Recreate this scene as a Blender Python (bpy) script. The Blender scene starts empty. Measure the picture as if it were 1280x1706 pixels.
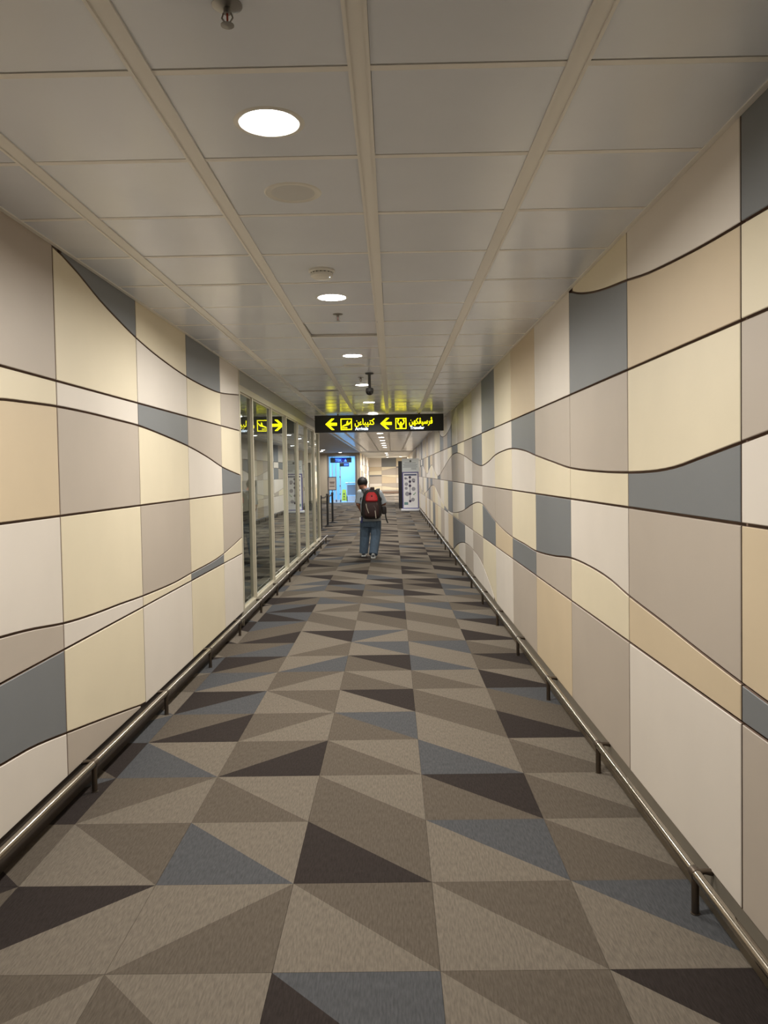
import bpy, bmesh, math, random
from mathutils import Matrix, Vector, Euler
C = bpy.context.scene.collection
SC = bpy.context.scene
R = math.radians

# ---------------------------------------------------------------- camera, world, exposure
cam = bpy.data.cameras.new('camera'); cam_ob = bpy.data.objects.new('camera', cam); C.objects.link(cam_ob)
cam.sensor_fit = 'VERTICAL'; cam.sensor_height = 36.0
cam.lens = 1293.6 / 1706 * 36; cam.shift_y = -24.0 / 1706
cam.clip_start = 0.05; cam.clip_end = 200
cam_ob.matrix_world = (Matrix.Translation((0, 0, 1.612)) @ Matrix.Rotation(0.01086, 4, 'Z') @
                       Matrix.Rotation(math.pi/2 - 0.03227, 4, 'X') @ Matrix.Rotation(-0.01703, 4, 'Z'))
SC.camera = cam_ob
w = bpy.data.worlds.new('world'); SC.world = w; w.use_nodes = True
w.node_tree.nodes['Background'].inputs[0].default_value = (.8, .85, .9, 1)
w.node_tree.nodes['Background'].inputs[1].default_value = 0.3
SC.view_settings.view_transform = 'Standard'; SC.view_settings.look = 'None'
SC.view_settings.gamma = 1; SC.view_settings.exposure = 0.76
try: SC.view_settings.use_curve_mapping = False
except Exception: pass
LAMP_E = 13.0           # emission of the round downlight lenses
LAMP_W = 24.5           # watts of the lamp behind each lens
LAMP_SPREAD = 172       # beam of the downlights in degrees
SC.cycles.max_bounces = 10
SC.cycles.sample_clamp_indirect = 6

WR, WL, ZC = 1.127, -1.608, 2.727     # faces of the walls, height of the ceiling
ZB = 0.157                            # lower edge of the wall panels

# ---------------------------------------------------------------- materials
def s2l(c):
    return tuple(((x/255)/12.92 if x/255 <= .04045 else ((x/255+.055)/1.055)**2.4) for x in c)
MATS = {}
def mat(name, rgb, rough=.6, metal=0., spec=.5, noise=0., nscale=(8, 8, 8), bump=0., bscale=200, emit=None, estr=0.,
        coat=0., lin=False, stretch=None):
    if name in MATS: return MATS[name]
    m = bpy.data.materials.new(name); m.use_nodes = True; MATS[name] = m
    nt = m.node_tree; b = nt.nodes['Principled BSDF']
    col = rgb if lin else s2l(rgb)
    b.inputs['Base Color'].default_value = (*col, 1)
    b.inputs['Roughness'].default_value = rough; b.inputs['Metallic'].default_value = metal
    b.inputs['Specular IOR Level'].default_value = spec
    b.inputs['Coat Weight'].default_value = coat
    tc = nt.nodes.new('ShaderNodeNewGeometry')
    if noise > 0:
        mp = nt.nodes.new('ShaderNodeMapping'); mp.inputs['Scale'].default_value = nscale
        nt.links.new(tc.outputs['Position'], mp.inputs[0])
        n = nt.nodes.new('ShaderNodeTexNoise'); n.inputs['Scale'].default_value = 1; n.inputs['Detail'].default_value = 4
        nt.links.new(mp.outputs[0], n.inputs[0])
        mr = nt.nodes.new('ShaderNodeMapRange'); mr.inputs[1].default_value = .3; mr.inputs[2].default_value = .7
        mr.inputs[3].default_value = 1-noise; mr.inputs[4].default_value = 1+noise
        nt.links.new(n.outputs[0], mr.inputs[0])
        mx = nt.nodes.new('ShaderNodeVectorMath'); mx.operation = 'SCALE'; mx.inputs[0].default_value = col
        nt.links.new(mr.outputs[0], mx.inputs['Scale']); nt.links.new(mx.outputs[0], b.inputs['Base Color'])
    if bump > 0:
        mp2 = nt.nodes.new('ShaderNodeMapping'); s = stretch or (1, 1, 1)
        mp2.inputs['Scale'].default_value = tuple(bscale*q for q in s)
        nt.links.new(tc.outputs['Position'], mp2.inputs[0])
        n2 = nt.nodes.new('ShaderNodeTexNoise'); n2.inputs['Scale'].default_value = 1; n2.inputs['Detail'].default_value = 3
        nt.links.new(mp2.outputs[0], n2.inputs[0])
        bp = nt.nodes.new('ShaderNodeBump'); bp.inputs['Strength'].default_value = bump; bp.inputs['Distance'].default_value = .004
        nt.links.new(n2.outputs[0], bp.inputs['Height']); nt.links.new(bp.outputs[0], b.inputs['Normal'])
    if emit is not None:
        b.inputs['Emission Color'].default_value = (*s2l(emit), 1); b.inputs['Emission Strength'].default_value = estr
    return m

PANEL = {'W': mat('panel_white', (226, 218, 208), .5, noise=.02, nscale=(3, 3, 3), bump=.05, bscale=500),
         'Y': mat('panel_cream', (229, 218, 192), .5, noise=.02, nscale=(3, 3, 3), bump=.05, bscale=500),
         'P': mat('panel_sand', (212, 194, 165), .5, noise=.02, nscale=(3, 3, 3), bump=.05, bscale=500),
         'T': mat('panel_taupe', (188, 177, 165), .5, noise=.02, nscale=(3, 3, 3), bump=.05, bscale=500),
         'S': mat('panel_slate', (122, 125, 128), .5, noise=.02, nscale=(3, 3, 3), bump=.05, bscale=500)}
m_back = mat('joint_backing', (134, 112, 98), .8)
m_base = mat('base_taupe', (146, 138, 124), .45, metal=.3)
CK = dict(rough=.95, spec=.1, noise=.20, nscale=(170, 24, 100), bump=.5, bscale=260, stretch=(1, .2, 1))
CARP = {'L': mat('carpet_light', (118, 110, 100), **CK), 'M': mat('carpet_mid', (96, 88, 79), **CK),
        'B': mat('carpet_blue', (83, 84, 87), **CK), 'K': mat('carpet_black', (54, 48, 46), **CK)}
m_under = mat('underlay', (60, 55, 50), .9)
m_tile = mat('ceiling_metal', (224, 229, 238), .2, metal=0., spec=.6, noise=.03, nscale=(2, 2, 2), bump=.02, bscale=3)
m_grid = mat('ceiling_grid', (235, 232, 226), .45)
m_void = mat('ceiling_void', (110, 106, 100), .7)
m_plaster = mat('plaster_ceiling', (190, 190, 188), .6, noise=.02)
m_wallb = mat('beige_wall', (196, 184, 165), .7, noise=.02)
m_white = mat('white_plastic', (225, 223, 216), .4)
m_lens = mat('lamp_lens', (255, 255, 255), .5, emit=(255, 250, 242), estr=LAMP_E)
m_steel = mat('brushed_steel', (160, 152, 140), .19, metal=1.)
m_steeld = mat('bracket_steel', (104, 94, 84), .4, metal=.9)
m_frame = mat('frame_cream', (206, 199, 180), .35, metal=.2)
m_black = mat('black_plastic', (34, 33, 35), .45)
m_signb = mat('sign_black', (52, 52, 54), .3)
m_dark = mat('dark_grey', (70, 70, 70), .5)
m_yel = mat('sign_yellow', (240, 225, 20), .5, emit=(250, 240, 8), estr=2.0)
m_wht = mat('sign_white', (230, 240, 245), .5, emit=(225, 240, 255), estr=1.5)

def glass_mat():
    m = bpy.data.materials.new('partition_glass'); m.use_nodes = True; nt = m.node_tree
    for n in list(nt.nodes): nt.nodes.remove(n)
    o = nt.nodes.new('ShaderNodeOutputMaterial'); mx = nt.nodes.new('ShaderNodeMixShader')
    t = nt.nodes.new('ShaderNodeBsdfTransparent'); t.inputs[0].default_value = (.78, .88, .84, 1)
    g = nt.nodes.new('ShaderNodeBsdfGlossy'); g.inputs['Roughness'].default_value = .004; g.inputs[0].default_value = (.93, .98, .96, 1)
    f = nt.nodes.new('ShaderNodeFresnel'); f.inputs[0].default_value = 1.62
    nt.links.new(f.outputs[0], mx.inputs[0]); nt.links.new(t.outputs[0], mx.inputs[1]); nt.links.new(g.outputs[0], mx.inputs[2])
    nt.links.new(mx.outputs[0], o.inputs[0]); return m
m_glass = glass_mat()

# ---------------------------------------------------------------- mesh helpers
class MB:
    def __init__(s): s.v = []; s.f = []; s.mi = []
    def add(s, vs, fs, mi=0):
        o = len(s.v); s.v += [tuple(v) for v in vs]; s.f += [tuple(o+i for i in f) for f in fs]; s.mi += [mi]*len(fs); return s
    def box(s, x0, x1, y0, y1, z0, z1, mi=0):
        vs = [(x, y, z) for z in (z0, z1) for y in (y0, y1) for x in (x0, x1)]
        return s.add(vs, [(0, 2, 3, 1), (4, 5, 7, 6), (0, 1, 5, 4), (2, 6, 7, 3), (0, 4, 6, 2), (1, 3, 7, 5)], mi)
    def tube(s, pts, rad, n=12, cap=True, mi=0, flat=1.0):
        pts = [Vector(p) for p in pts]; rads = rad if isinstance(rad, (list, tuple)) else [rad]*len(pts)
        vs = []; fs = []
        up = None
        for i, p in enumerate(pts):
            d = (pts[min(i+1, len(pts)-1)] - pts[max(i-1, 0)]).normalized()
            if up is None:
                up = Vector((0, 0, 1)) if abs(d.z) < .9 else Vector((0, 1, 0))
            a = d.cross(up).normalized(); b = a.cross(d).normalized(); up = b
            for k in range(n):
                t = 2*math.pi*k/n; vs.append(p + a*math.cos(t)*rads[i] + b*math.sin(t)*rads[i]*flat)
        for i in range(len(pts)-1):
            for k in range(n):
                k2 = (k+1) % n; fs.append((i*n+k, i*n+k2, (i+1)*n+k2, (i+1)*n+k))
        if cap:
            fs.append(tuple(range(n))[::-1]); fs.append(tuple((len(pts)-1)*n+k for k in range(n)))
        return s.add(vs, fs, mi)
    def lathe(s, prof, cx=0, cy=0, cz=0, n=32, mi=0, axis='z'):
        vs = []; fs = []
        for r, z in prof:
            for k in range(n):
                t = 2*math.pi*k/n; a, b = r*math.cos(t), r*math.sin(t)
                vs.append((cx+a, cy+b, cz+z) if axis == 'z' else (cx+a, cy+z, cz+b) if axis == 'y' else (cx+z, cy+a, cz+b))
        for i in range(len(prof)-1):
            for k in range(n):
                k2 = (k+1) % n; fs.append((i*n+k, i*n+k2, (i+1)*n+k2, (i+1)*n+k))
        fs.append(tuple(range(n))[::-1]); fs.append(tuple((len(prof)-1)*n+k for k in range(n)))
        return s.add(vs, fs, mi)
    def rings(s, rg, n=20, mi=0):
        """rg: (centre, rx, ry, tilt_x, tilt_y) horizontal ellipses lofted in order"""
        vs = []; fs = []
        for r in rg:
            c = Vector(r[0]); rx, ry = r[1], r[2]; e = Euler((r[3] if len(r) > 3 else 0, r[4] if len(r) > 4 else 0, 0)).to_matrix()
            p = r[5] if len(r) > 5 else 2.0
            for k in range(n):
                t = 2*math.pi*k/n; cs, sn = math.cos(t), math.sin(t)
                x = rx*math.copysign(abs(cs)**(2/p), cs); y = ry*math.copysign(abs(sn)**(2/p), sn)
                vs.append(c + e @ Vector((x, y, 0)))
        for i in range(len(rg)-1):
            for k in range(n):
                k2 = (k+1) % n; fs.append((i*n+k, i*n+k2, (i+1)*n+k2, (i+1)*n+k))
        fs.append(tuple(range(n))[::-1]); fs.append(tuple((len(rg)-1)*n+k for k in range(n)))
        return s.add(vs, fs, mi)
    def ball(s, c, r, n=16, mi=0, sc=(1, 1, 1), rot=None):
        c = Vector(c); vs = []; fs = []; m = n//2
        for i in range(m+1):
            ph = math.pi*i/m
            for k in range(n):
                t = 2*math.pi*k/n
                q = Vector((r*sc[0]*math.sin(ph)*math.cos(t), r*sc[1]*math.sin(ph)*math.sin(t), r*sc[2]*math.cos(ph)))
                if rot: q = Euler(rot).to_matrix() @ q
                vs.append(c+q)
        for i in range(m):
            for k in range(n):
                k2 = (k+1) % n; fs.append((i*n+k, (i+1)*n+k, (i+1)*n+k2, i*n+k2))
        return s.add(vs, fs, mi)
    def mesh(s, name, mats, smooth=False):
        me = bpy.data.meshes.new(name); me.from_pydata(s.v, [], s.f)
        for m in (mats if isinstance(mats, (list, tuple)) else [mats]): me.materials.append(m)
        me.polygons.foreach_set('material_index', s.mi)
        bm = bmesh.new(); bm.from_mesh(me)
        bmesh.ops.remove_doubles(bm, verts=bm.verts, dist=1e-6)
        bmesh.ops.recalc_face_normals(bm, faces=bm.faces); bm.to_mesh(me); bm.free()
        if smooth:
            me.polygons.foreach_set('use_smooth', [True]*len(me.polygons))
            try: me.set_sharp_from_angle(angle=R(40))
            except Exception: pass
        me.update(); return me
    def build(s, name, mats, parent=None, smooth=False, bevel=0, loc=None):
        o = bpy.data.objects.new(name, s.mesh(name, mats, smooth)); C.objects.link(o)
        if parent is not None: o.parent = parent
        if loc: o.location = loc
        if bevel:
            b = o.modifiers.new('bevel', 'BEVEL'); b.width = bevel; b.segments = 2; b.limit_method = 'ANGLE'
        return o

def link(name, me, parent=None, loc=None):
    o = bpy.data.objects.new(name, me); C.objects.link(o)
    if parent is not None: o.parent = parent
    if loc: o.location = loc
    return o
def tag(o, label=None, cat=None, group=None, kind=None):
    if label: o['label'] = label
    if cat: o['category'] = cat
    if group: o['group'] = group
    if kind: o['kind'] = kind
    return o
def empty(name, loc=(0, 0, 0), rz=0, **k):
    o = bpy.data.objects.new(name, None); C.objects.link(o); o.location = loc; o.rotation_euler = (0, 0, rz); o.empty_display_size = .1
    return tag(o, **k)
def copy_tree(o, parent=None):
    c = o.copy(); C.objects.link(c); c.parent = parent
    for ch in list(o.children):
        copy_tree(ch, c)
    return c
def remesh(o, voxel, smooth=3):
    r = o.modifiers.new('r', 'REMESH'); r.mode = 'VOXEL'; r.voxel_size = voxel; r.use_smooth_shade = True
    sm = o.modifiers.new('s', 'SMOOTH'); sm.factor = .5; sm.iterations = smooth
    dg = bpy.context.evaluated_depsgraph_get(); dg.update()
    me = bpy.data.meshes.new_from_object(o.evaluated_get(dg)); mats = list(o.data.materials)
    o.modifiers.clear(); o.data = me
    me.materials.clear()
    for m in mats: me.materials.append(m)
    return o
def text(s, size, mat_, parent, loc, name='lettering', align='LEFT', ext=.004, sx=1., bold=0.):
    c = bpy.data.curves.new('t', 'FONT'); c.body = s; c.size = size; c.extrude = ext; c.align_x = align; c.offset = bold
    o = bpy.data.objects.new('t', c); C.objects.link(o)
    dg = bpy.context.evaluated_depsgraph_get(); dg.update()
    me = bpy.data.meshes.new_from_object(o.evaluated_get(dg)); bpy.data.objects.remove(o)
    me.materials.clear(); me.materials.append(mat_)
    me.transform(Matrix.Rotation(R(90), 4, 'X') @ Matrix.Diagonal((sx, 1, 1, 1)))
    q = link(name, me, parent, loc); return q

# ---------------------------------------------------------------- floor: slab and carpet tiles
PF, FS, F0 = .5449, -.4152, 3.003
floor = MB().box(-7.0, 1.35, -4, 61, -.10, -.006).build('floor', m_under); tag(floor, kind='structure')
# rows from j=-2; per column i=-2..2: direction and two colours ('\': near-left, far-right; '/': far-left, near-right)
TAB = {-2: ['/ML', '\\ML', '\\KB', '\\LM', '\\LK'],
       -1: ['/KL', '/LM', '\\LM', '\\LM', '\\LB'],
       0: ['\\LM', '\\BL', '\\KM', '\\LB', '\\ML'],
       1: ['/ML', '\\ML', '\\ML', '\\MK', '\\ML'],
       2: ['\\BL', '/MK', '\\ML', '\\BL', '\\ML'],
       3: ['/MK', '/ML', '\\MB', '\\LM', '\\KM'],
       4: ['/KB', '\\LM', '\\LK', '\\ML', '\\MB'],
       5: ['/BL', '/ML', '\\ML', '\\ML', '\\KL'],
       6: ['/KM', '/LB', '\\MK', '\\BL', '\\MK'],
       7: ['/MB', '/LM', '\\LB', '\\LB', '\\ML'],
       8: ['/MK', '\\LK', '/BL', '\\ML', '\\KL'],
       9: ['/BM', '\\LM', '\\LM', '\\LM', '\\LK'],
       10: ['\\KB', '\\ML', '\\MK', '\\ML', '\\BL'],
       11: ['/BK', '/LM', '\\LB', '\\LB', '\\MK'],
       12: ['/KM', '\\BM', '\\ML', '\\ML', '\\LM'],
       13: ['/ML', '\\LK', '\\MB', '\\KL', '\\BL']}
rng = random.Random(4)
SLIV = {-2: '\\KM', -1: '/KM', 0: '\\KM', 1: '/BK', 2: '\\MK', 3: '/LB', 4: '\\BL', 5: '/LM', 6: '/KB', 7: '\\LM', 8: '\\KL'}
def rule(i, j):
    if i == -3 and j in SLIV: return SLIV[j]
    if j in TAB and -2 <= i <= 2: return TAB[j][i+2]
    r = rng.random(); d = '/' if (i < 0 and rng.random() < .55) else '\\'
    pair = rng.choice(['ML', 'ML', 'LM', 'BL', 'LB', 'KL', 'MK', 'KM', 'MB', 'LM', 'LK'])
    return d + pair
ORD = ['L', 'M', 'B', 'K']
CMATS = [CARP[k] for k in ORD]
def tile_geo(mb, x0, x1, y0, y1, rl, z0=-.006, z1=0.0, g=.0006, lo=None, hi=None):
    """one carpet tile cut to the strip lo..hi"""
    X0, X1 = x0+g, x1-g; Y0, Y1 = y0+g, y1-g
    lo = X0 if lo is None else max(lo, X0); hi = X1 if hi is None else min(hi, X1)
    a, b = ORD.index(rl[1]), ORD.index(rl[2])
    diag = [(X0, Y1), (X1, Y0)] if rl[0] == '\\' else [(X0, Y0), (X1, Y1)]
    if rl[0] == '\\': tris = [([(X0, Y0), (X1, Y0), (X0, Y1)], a), ([(X1, Y0), (X1, Y1), (X0, Y1)], b)]
    else: tris = [([(X0, Y0), (X1, Y1), (X0, Y1)], a), ([(X0, Y0), (X1, Y0), (X1, Y1)], b)]
    def clip(poly, lim, side):
        out = []
        for k in range(len(poly)):
            p, q = poly[k], poly[(k+1) % len(poly)]
            ip = (p[0]-lim)*side >= 0; iq = (q[0]-lim)*side >= 0
            if ip: out.append(p)
            if ip != iq:
                t = (lim-p[0])/(q[0]-p[0]); out.append((lim, p[1]+t*(q[1]-p[1])))
        return out
    for t, mi in tris:
        t = clip(t, lo, 1); t = clip(t, hi, -1) if len(t) > 2 else t
        if len(t) < 3: continue
        n = len(t); vs = [(x, y, z1) for x, y in t]+[(x, y, z0) for x, y in t]
        mb.add(vs, [tuple(range(n))]+[(k, n+k, n+(k+1) % n, (k+1) % n) for k in range(n)], mi)
cache = {}
NEARROWS = range(-3, 21)
for j in NEARROWS:
    for i in range(-3, 3):
        rl = rule(i, j); lo = WL-.03 if i == -3 else None; hi = WR+.01 if i == 2 else None
        key = (rl, i if i in (-3, 2) else 0)
        if key not in cache:
            mb = MB(); tile_geo(mb, 0, PF, 0, PF, rl, lo=None if lo is None else lo-(FS+i*PF), hi=None if hi is None else hi-(FS+i*PF))
            cache[key] = mb.mesh('carpet_tile', CMATS)
        link('carpet_tile', cache[key], floor, (FS+i*PF, F0+j*PF, 0))
far = MB()
for j in list(range(-12, -3))+list(range(21, 106)):
    for i in range(-3, 3):
        tile_geo(far, FS+i*PF, FS+(i+1)*PF, F0+j*PF, F0+(j+1)*PF, rule(i, j), lo=WL-.03 if i == -3 and j < 28 else None, hi=WR+.01 if i == 2 else None)
for j in range(10, 90):
    for i in range(-12, -3):
        y0 = F0+j*PF
        if y0 > 46: continue
        tile_geo(far, FS+i*PF, FS+(i+1)*PF, y0, y0+PF, rule(i, j))
    if 10 <= j < 28: tile_geo(far, FS-3*PF, FS-2*PF, F0+j*PF, F0+(j+1)*PF, rule(-3, j), hi=WL-.06)
o = far.build('distant_carpet_tile', CMATS, floor); o['kind'] = 'stuff'

# ---------------------------------------------------------------- wall panels
LC = {'A': [(3.79, 2.727), (3.83, 2.713), (4.04, 2.671), (4.31, 2.603), (4.62, 2.544), (4.93, 2.494), (5.38, 2.444), (6.12, 2.395), (6.80, 2.381), (7.35, 2.390), (8.25, 2.46)],
      'B': [(0, 2.08)],
      'C': [(2.4, 1.88), (3.19, 1.940), (3.43, 1.949), (3.73, 1.957), (4.12, 1.956), (4.57, 1.947), (4.96, 1.936), (5.57, 1.894), (6.16, 1.844), (6.74, 1.777), (7.38, 1.687), (8.23, 1.608)],
      'D': [(0, 1.428)],
      'E': [(2.4, 1.02), (3.13, .966), (3.39, .945), (3.75, .904), (4.11, .881), (4.55, .865), (4.95, .847), (5.65, .831), (6.15, .839), (6.90, .848), (7.41, .875), (8.23, .949)],
      'F': [(0, .777)],
      'G': [(2.4, .53), (3.09, .451), (3.38, .425), (3.75, .365), (4.29, .271), (4.9, .16)]}
RC = {'H': [(13.6, 2.727), (14.7, 2.487), (15.7, 2.39), (16.6, 2.36), (17.6, 2.405), (18.1, 2.48), (19.5, 2.727)],
      'a': [(1.2, 2.31), (2.34, 2.379), (2.78, 2.403), (3.09, 2.427), (3.44, 2.462), (3.75, 2.507), (4.08, 2.549), (4.37, 2.595), (4.66, 2.656), (4.9, 2.724)],
      'b': [(0, 2.08)],
      'c': [(1.2, 1.86), (2.34, 1.713), (2.53, 1.688), (2.88, 1.642), (3.10, 1.614), (3.35, 1.598), (3.72, 1.592), (4.27, 1.598), (4.93, 1.621), (5.44, 1.665), (6.14, 1.729), (6.61, 1.777), (7.31, 1.816), (7.90, 1.809), (8.52, 1.779), (9.08, 1.720), (9.75, 1.677), (10.30, 1.696), (10.93, 1.746), (12.09, 1.850), (13.31, 1.924), (14.45, 1.916), (15.58, 1.826), (17.11, 1.663), (17.99, 1.569), (19.2, 1.50), (20.4, 1.62), (22.0, 1.80), (23.5, 1.70), (25, 1.55), (27, 1.70), (29, 1.85), (31.5, 1.78), (34, 1.58), (37, 1.66), (41, 1.86), (46, 1.7), (52, 1.55), (60, 1.8)],
      'd': [(0, 1.425)],
      'e': [(1.2, .83), (2.34, .894), (2.52, .905), (2.89, .933), (3.23, .962), (3.71, .999), (4.04, 1.035), (4.42, 1.052), (4.92, 1.049), (5.47, 1.005), (6.14, .971), (6.66, .978), (7.38, .983), (8.05, 1.017), (8.59, 1.062), (9.05, 1.117), (9.70, 1.192), (10.29, 1.196), (11.01, 1.139), (11.74, 1.057), (12.72, .954), (14.36, .849), (15.58, .822), (16.81, .865), (18.03, .952), (19.5, 1.10), (21.0, 1.24), (22.8, 1.18), (25, 1.0), (27.5, .86), (30, .95), (33, 1.15), (37, 1.0), (42, .86), (48, 1.1), (60, .95)],
      'f': [(0, .777)],
      'g': [(8.6, .158), (9.05, .278), (9.59, .388), (10.21, .472), (11.19, .504), (12.06, .491), (12.92, .423), (13.68, .317), (14.33, .189), (14.5, .158)]}
def ev(c, y, lim=None):
    if len(c) == 1: return c[0][1]
    if y <= c[0][0] or y >= c[-1][0]:
        e = c[0] if y <= c[0][0] else c[-1]; return e[1]
    for k in range(len(c)-1):
        if c[k][0] <= y <= c[k+1][0]:
            p0 = c[max(k-1, 0)]; p1, p2 = c[k], c[k+1]; p3 = c[min(k+2, len(c)-1)]
            h = p2[0]-p1[0]; t = (y-p1[0])/h
            m1 = (p2[1]-p0[1])/(p2[0]-p0[0])*h; m2 = (p3[1]-p1[1])/(p3[0]-p1[0])*h
            return (2*t**3-3*t**2+1)*p1[1]+(t**3-2*t**2+t)*m1+(-2*t**3+3*t**2)*p2[1]+(t**3-t**2)*m2
LT = {-1: 'TYPWTSW', 0: 'SYWTYWYT', 1: 'YWSYTYW', 2: 'SYTWYSY', 3: 'WTYSTYW'}
RT = {-1: 'SYTWPST', 0: 'WPYSTPW', 1: 'YSTYWYT', 2: 'WTYSTP', 3: 'PSWYST', 4: 'YWYTPW', 5: 'SYWTSYW', 6: 'WSTWYTW', 7: 'YTWSTWT',
      8: 'TYTWTSW', 9: 'TWSTWY', 10: 'WSYTSW', 11: 'YTWTYSW', 12: 'WSTTWYT', 13: 'TYWSTW'}
prng = random.Random(11)
def wall_panels(parent, xw, side, curves, table, y0, cols, yend=None, plane='x', pitch=1.2):
    """side=+1: wall on the right whose face looks to -x. Every cell between two curves and two verticals is one panel."""
    G = .0055; TH = .020; BE = .0025
    for k in cols:
        ya, yb = y0+k*pitch, y0+(k+1)*pitch
        if yend: yb = min(yb, yend)
        seq = list(table.get(k, ''))
        N = 12 if k < 12 else 5
        ys = [ya+G+(yb-ya-2*G)*t/N for t in range(N+1)]
        act = []
        for n, c in curves.items():
            zz = [min(max(ev(c, y), ZB), ZC-.004) for y in ys]
            if max(zz) > ZB+.02 and min(zz) < ZC-.02: act.append(zz)
        lines = [[ZC+.02-G]*len(ys)] + act + [[ZB-G]*len(ys)]
        last = None
        for c in range(len(lines)-1):
            top, bot = lines[c], lines[c+1]
            idx = [q for q in range(len(ys)) if top[q]-bot[q] > 2*G+.008]
            if len(idx) < 2: continue
            col = seq[c] if c < len(seq) else prng.choice([x for x in 'WYTWYTPS' if x != last])
            last = col
            def ring(ins, dep):
                pts = []
                ysel = [ys[q] for q in idx]; a, b = ysel[0], ysel[-1]
                for q in idx:
                    y = min(max(ys[q], a+ins), b-ins); pts.append((y, bot[q]+G+ins))
                for q in reversed(idx):
                    y = min(max(ys[q], a+ins), b-ins); pts.append((y, top[q]-G-ins))
                if plane == 'x': return [(xw-side*dep+side*TH, y, z) for y, z in pts]
                return [(y, xw-side*dep+side*TH, z) for y, z in pts]
            r0, r1, r2 = ring(0, 0), ring(0, TH-BE), ring(BE, TH)
            n = len(r0); mb = MB(); fs = []
            for A in (0, n):
                for q in range(n):
                    fs.append((A+q, A+(q+1) % n, A+n+(q+1) % n, A+n+q))
            m = n//2
            for q in range(m-1): fs.append((2*n+q, 2*n+q+1, 2*n+n-2-q, 2*n+n-1-q))
            mb.add(r0+r1+r2, fs); mb.mi = [1]*n+[0]*(len(fs)-n); mb.build('wall_panel', [PANEL[col], m_back], parent)
wall_right = MB().box(WR+.020, WR+.20, -4, 60, 0, ZC+.05).build('wall_right', m_back); tag(wall_right, kind='structure')
wall_panels(wall_right, WR, 1, RC, RT, 2.521, range(-5, 47), yend=59.9)
wall_left = MB().box(WL-.20, WL-.020, -4, 8.24, 0, ZC+.05).build('wall_left', m_back); tag(wall_left, kind='structure')
wall_panels(wall_left, WL, -1, LC, LT, 3.736, range(-6, 4), yend=8.235)
tr = MB().box(WL-.2, WL+.002, 8.236, 8.262, 0.0, ZC+.02).build('trim_1', m_frame); tag(tr, kind='structure')
m_based = mat('base_dark', (66, 58, 52), .6)
for nm, x0, x1, ya, yb, mm in (('baseboard_right', WR+.006, WR+.03, -4, 59.9, m_base), ('baseboard_left', WL-.07, WL-.019, -4, 8.23, m_based)):
    b = MB().box(x0, x1, ya, yb, 0, ZB-.004).build(nm, mm); tag(b, kind='structure')
back = MB().box(WL-.2, WR+.2, -4.15, -4, 0, ZC+.05).build('wall_back', m_wallb); tag(back, kind='structure')

# far end: patterned walls and the hall on the left
wl2 = MB().box(-1.95, -1.773, 42.6, 60, 0, ZC+.05).build('wall_hall_side', m_back); tag(wl2, kind='structure')
wall_panels(wl2, -1.753, -1, {'b': RC['b'], 'c': RC['c'], 'd': RC['d'], 'e': RC['e'], 'f': RC['f']}, {}, 42.64, range(0, 15), yend=59.9)
EC = {'b': [(0, 2.05)], 'c': [(-2, 1.70), (-.7, 1.78), (.2, 1.95), (1.2, 2.0)], 'd': [(0, 1.425)], 'c2': [(-2, 1.30), (-.7, 1.33), (.2, 1.22), (1.2, 1.2)],
      'f': [(0, .777)], 'e': [(-2, .50), (-.7, .56), (.2, .44), (1.2, .42)], 'g': [(0, .26)]}
wend = MB().box(-1.95, 1.33, 60.0, 60.2, 0, ZC+.05).build('wall_end', m_back); tag(wend, kind='structure')
wall_panels(wend, 59.985, 1, EC, {0: 'WPYSTWYT', 1: 'SYTYPTYT', 2: 'YSTYWTYT'}, -1.93, range(0, 3), yend=1.12, plane='y', pitch=1.13)

hall = MB()
hall.box(-6.65, -6.5, 8.3, 42.5, 0, ZC+.05)
h1 = hall.build('wall_hall_left', m_wallb); tag(h1, kind='structure')
h2 = MB().box(-6.5, WL-.2, 8.1, 8.25, 0, ZC+.05).build('wall_hall_front', m_wallb); tag(h2, kind='structure')
DX0, DX1, DZ = -3.48, -1.99, 2.56
h3 = MB(); h3.box(-6.65, DX0, 42.5, 42.7, 0, ZC+.05); h3.box(DX1, -1.753, 42.5, 42.7, 0, ZC+.05); h3.box(DX0, DX1, 42.5, 42.7, DZ, ZC+.05)
h3 = h3.build('wall_hall_back', m_wallb); tag(h3, kind='structure')
for (nm, x0, x1) in (('baseboard_hall_left', -6.5, DX0-.06), ('baseboard_hall_right', DX1+.06, -1.753)):
    b = MB().box(x0, x1, 42.485, 42.5, 0, .12).build(nm, m_base); tag(b, kind='structure')

# ---------------------------------------------------------------- ceiling
CP, CS, C0 = .6015, -.0721, 2.180
ceiling = MB().box(-6.7, 1.35, -4.1, 61, ZC+.06, ZC+.16).build('ceiling', m_void); tag(ceiling, kind='structure')
seams = [CS+CP*k for k in (-2, -1, 0, 1)]
bounds = [WL+.010]+seams+[WR-.010]
HW = .028
def ceil_tile(mb, x0, x1, y0, y1, dz=0.):
    z = ZC+.002+dz
    vs = [(x0, y0, z+.012), (x1, y0, z+.012), (x1, y1, z+.012), (x0, y1, z+.012)]
    e = .002
    vs += [(x0+.001, y0+.001, z+.004), (x1-.001, y0+.001, z+.004), (x1-.001, y1-.001, z+.004), (x0+.001, y1-.001, z+.004)]
    vs += [(x0+e, y0+e, z), (x1-e, y0+e, z), (x1-e, y1-e, z), (x0+e, y1-e, z)]
    fs = [(8, 9, 10, 11)]
    for A in (0, 4): fs += [(A+q, A+(q+1) % 4, A+4+(q+1) % 4, A+4+q) for q in range(4)]
    mb.add(vs, fs)
ccache = {}
crng = random.Random(2)
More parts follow.
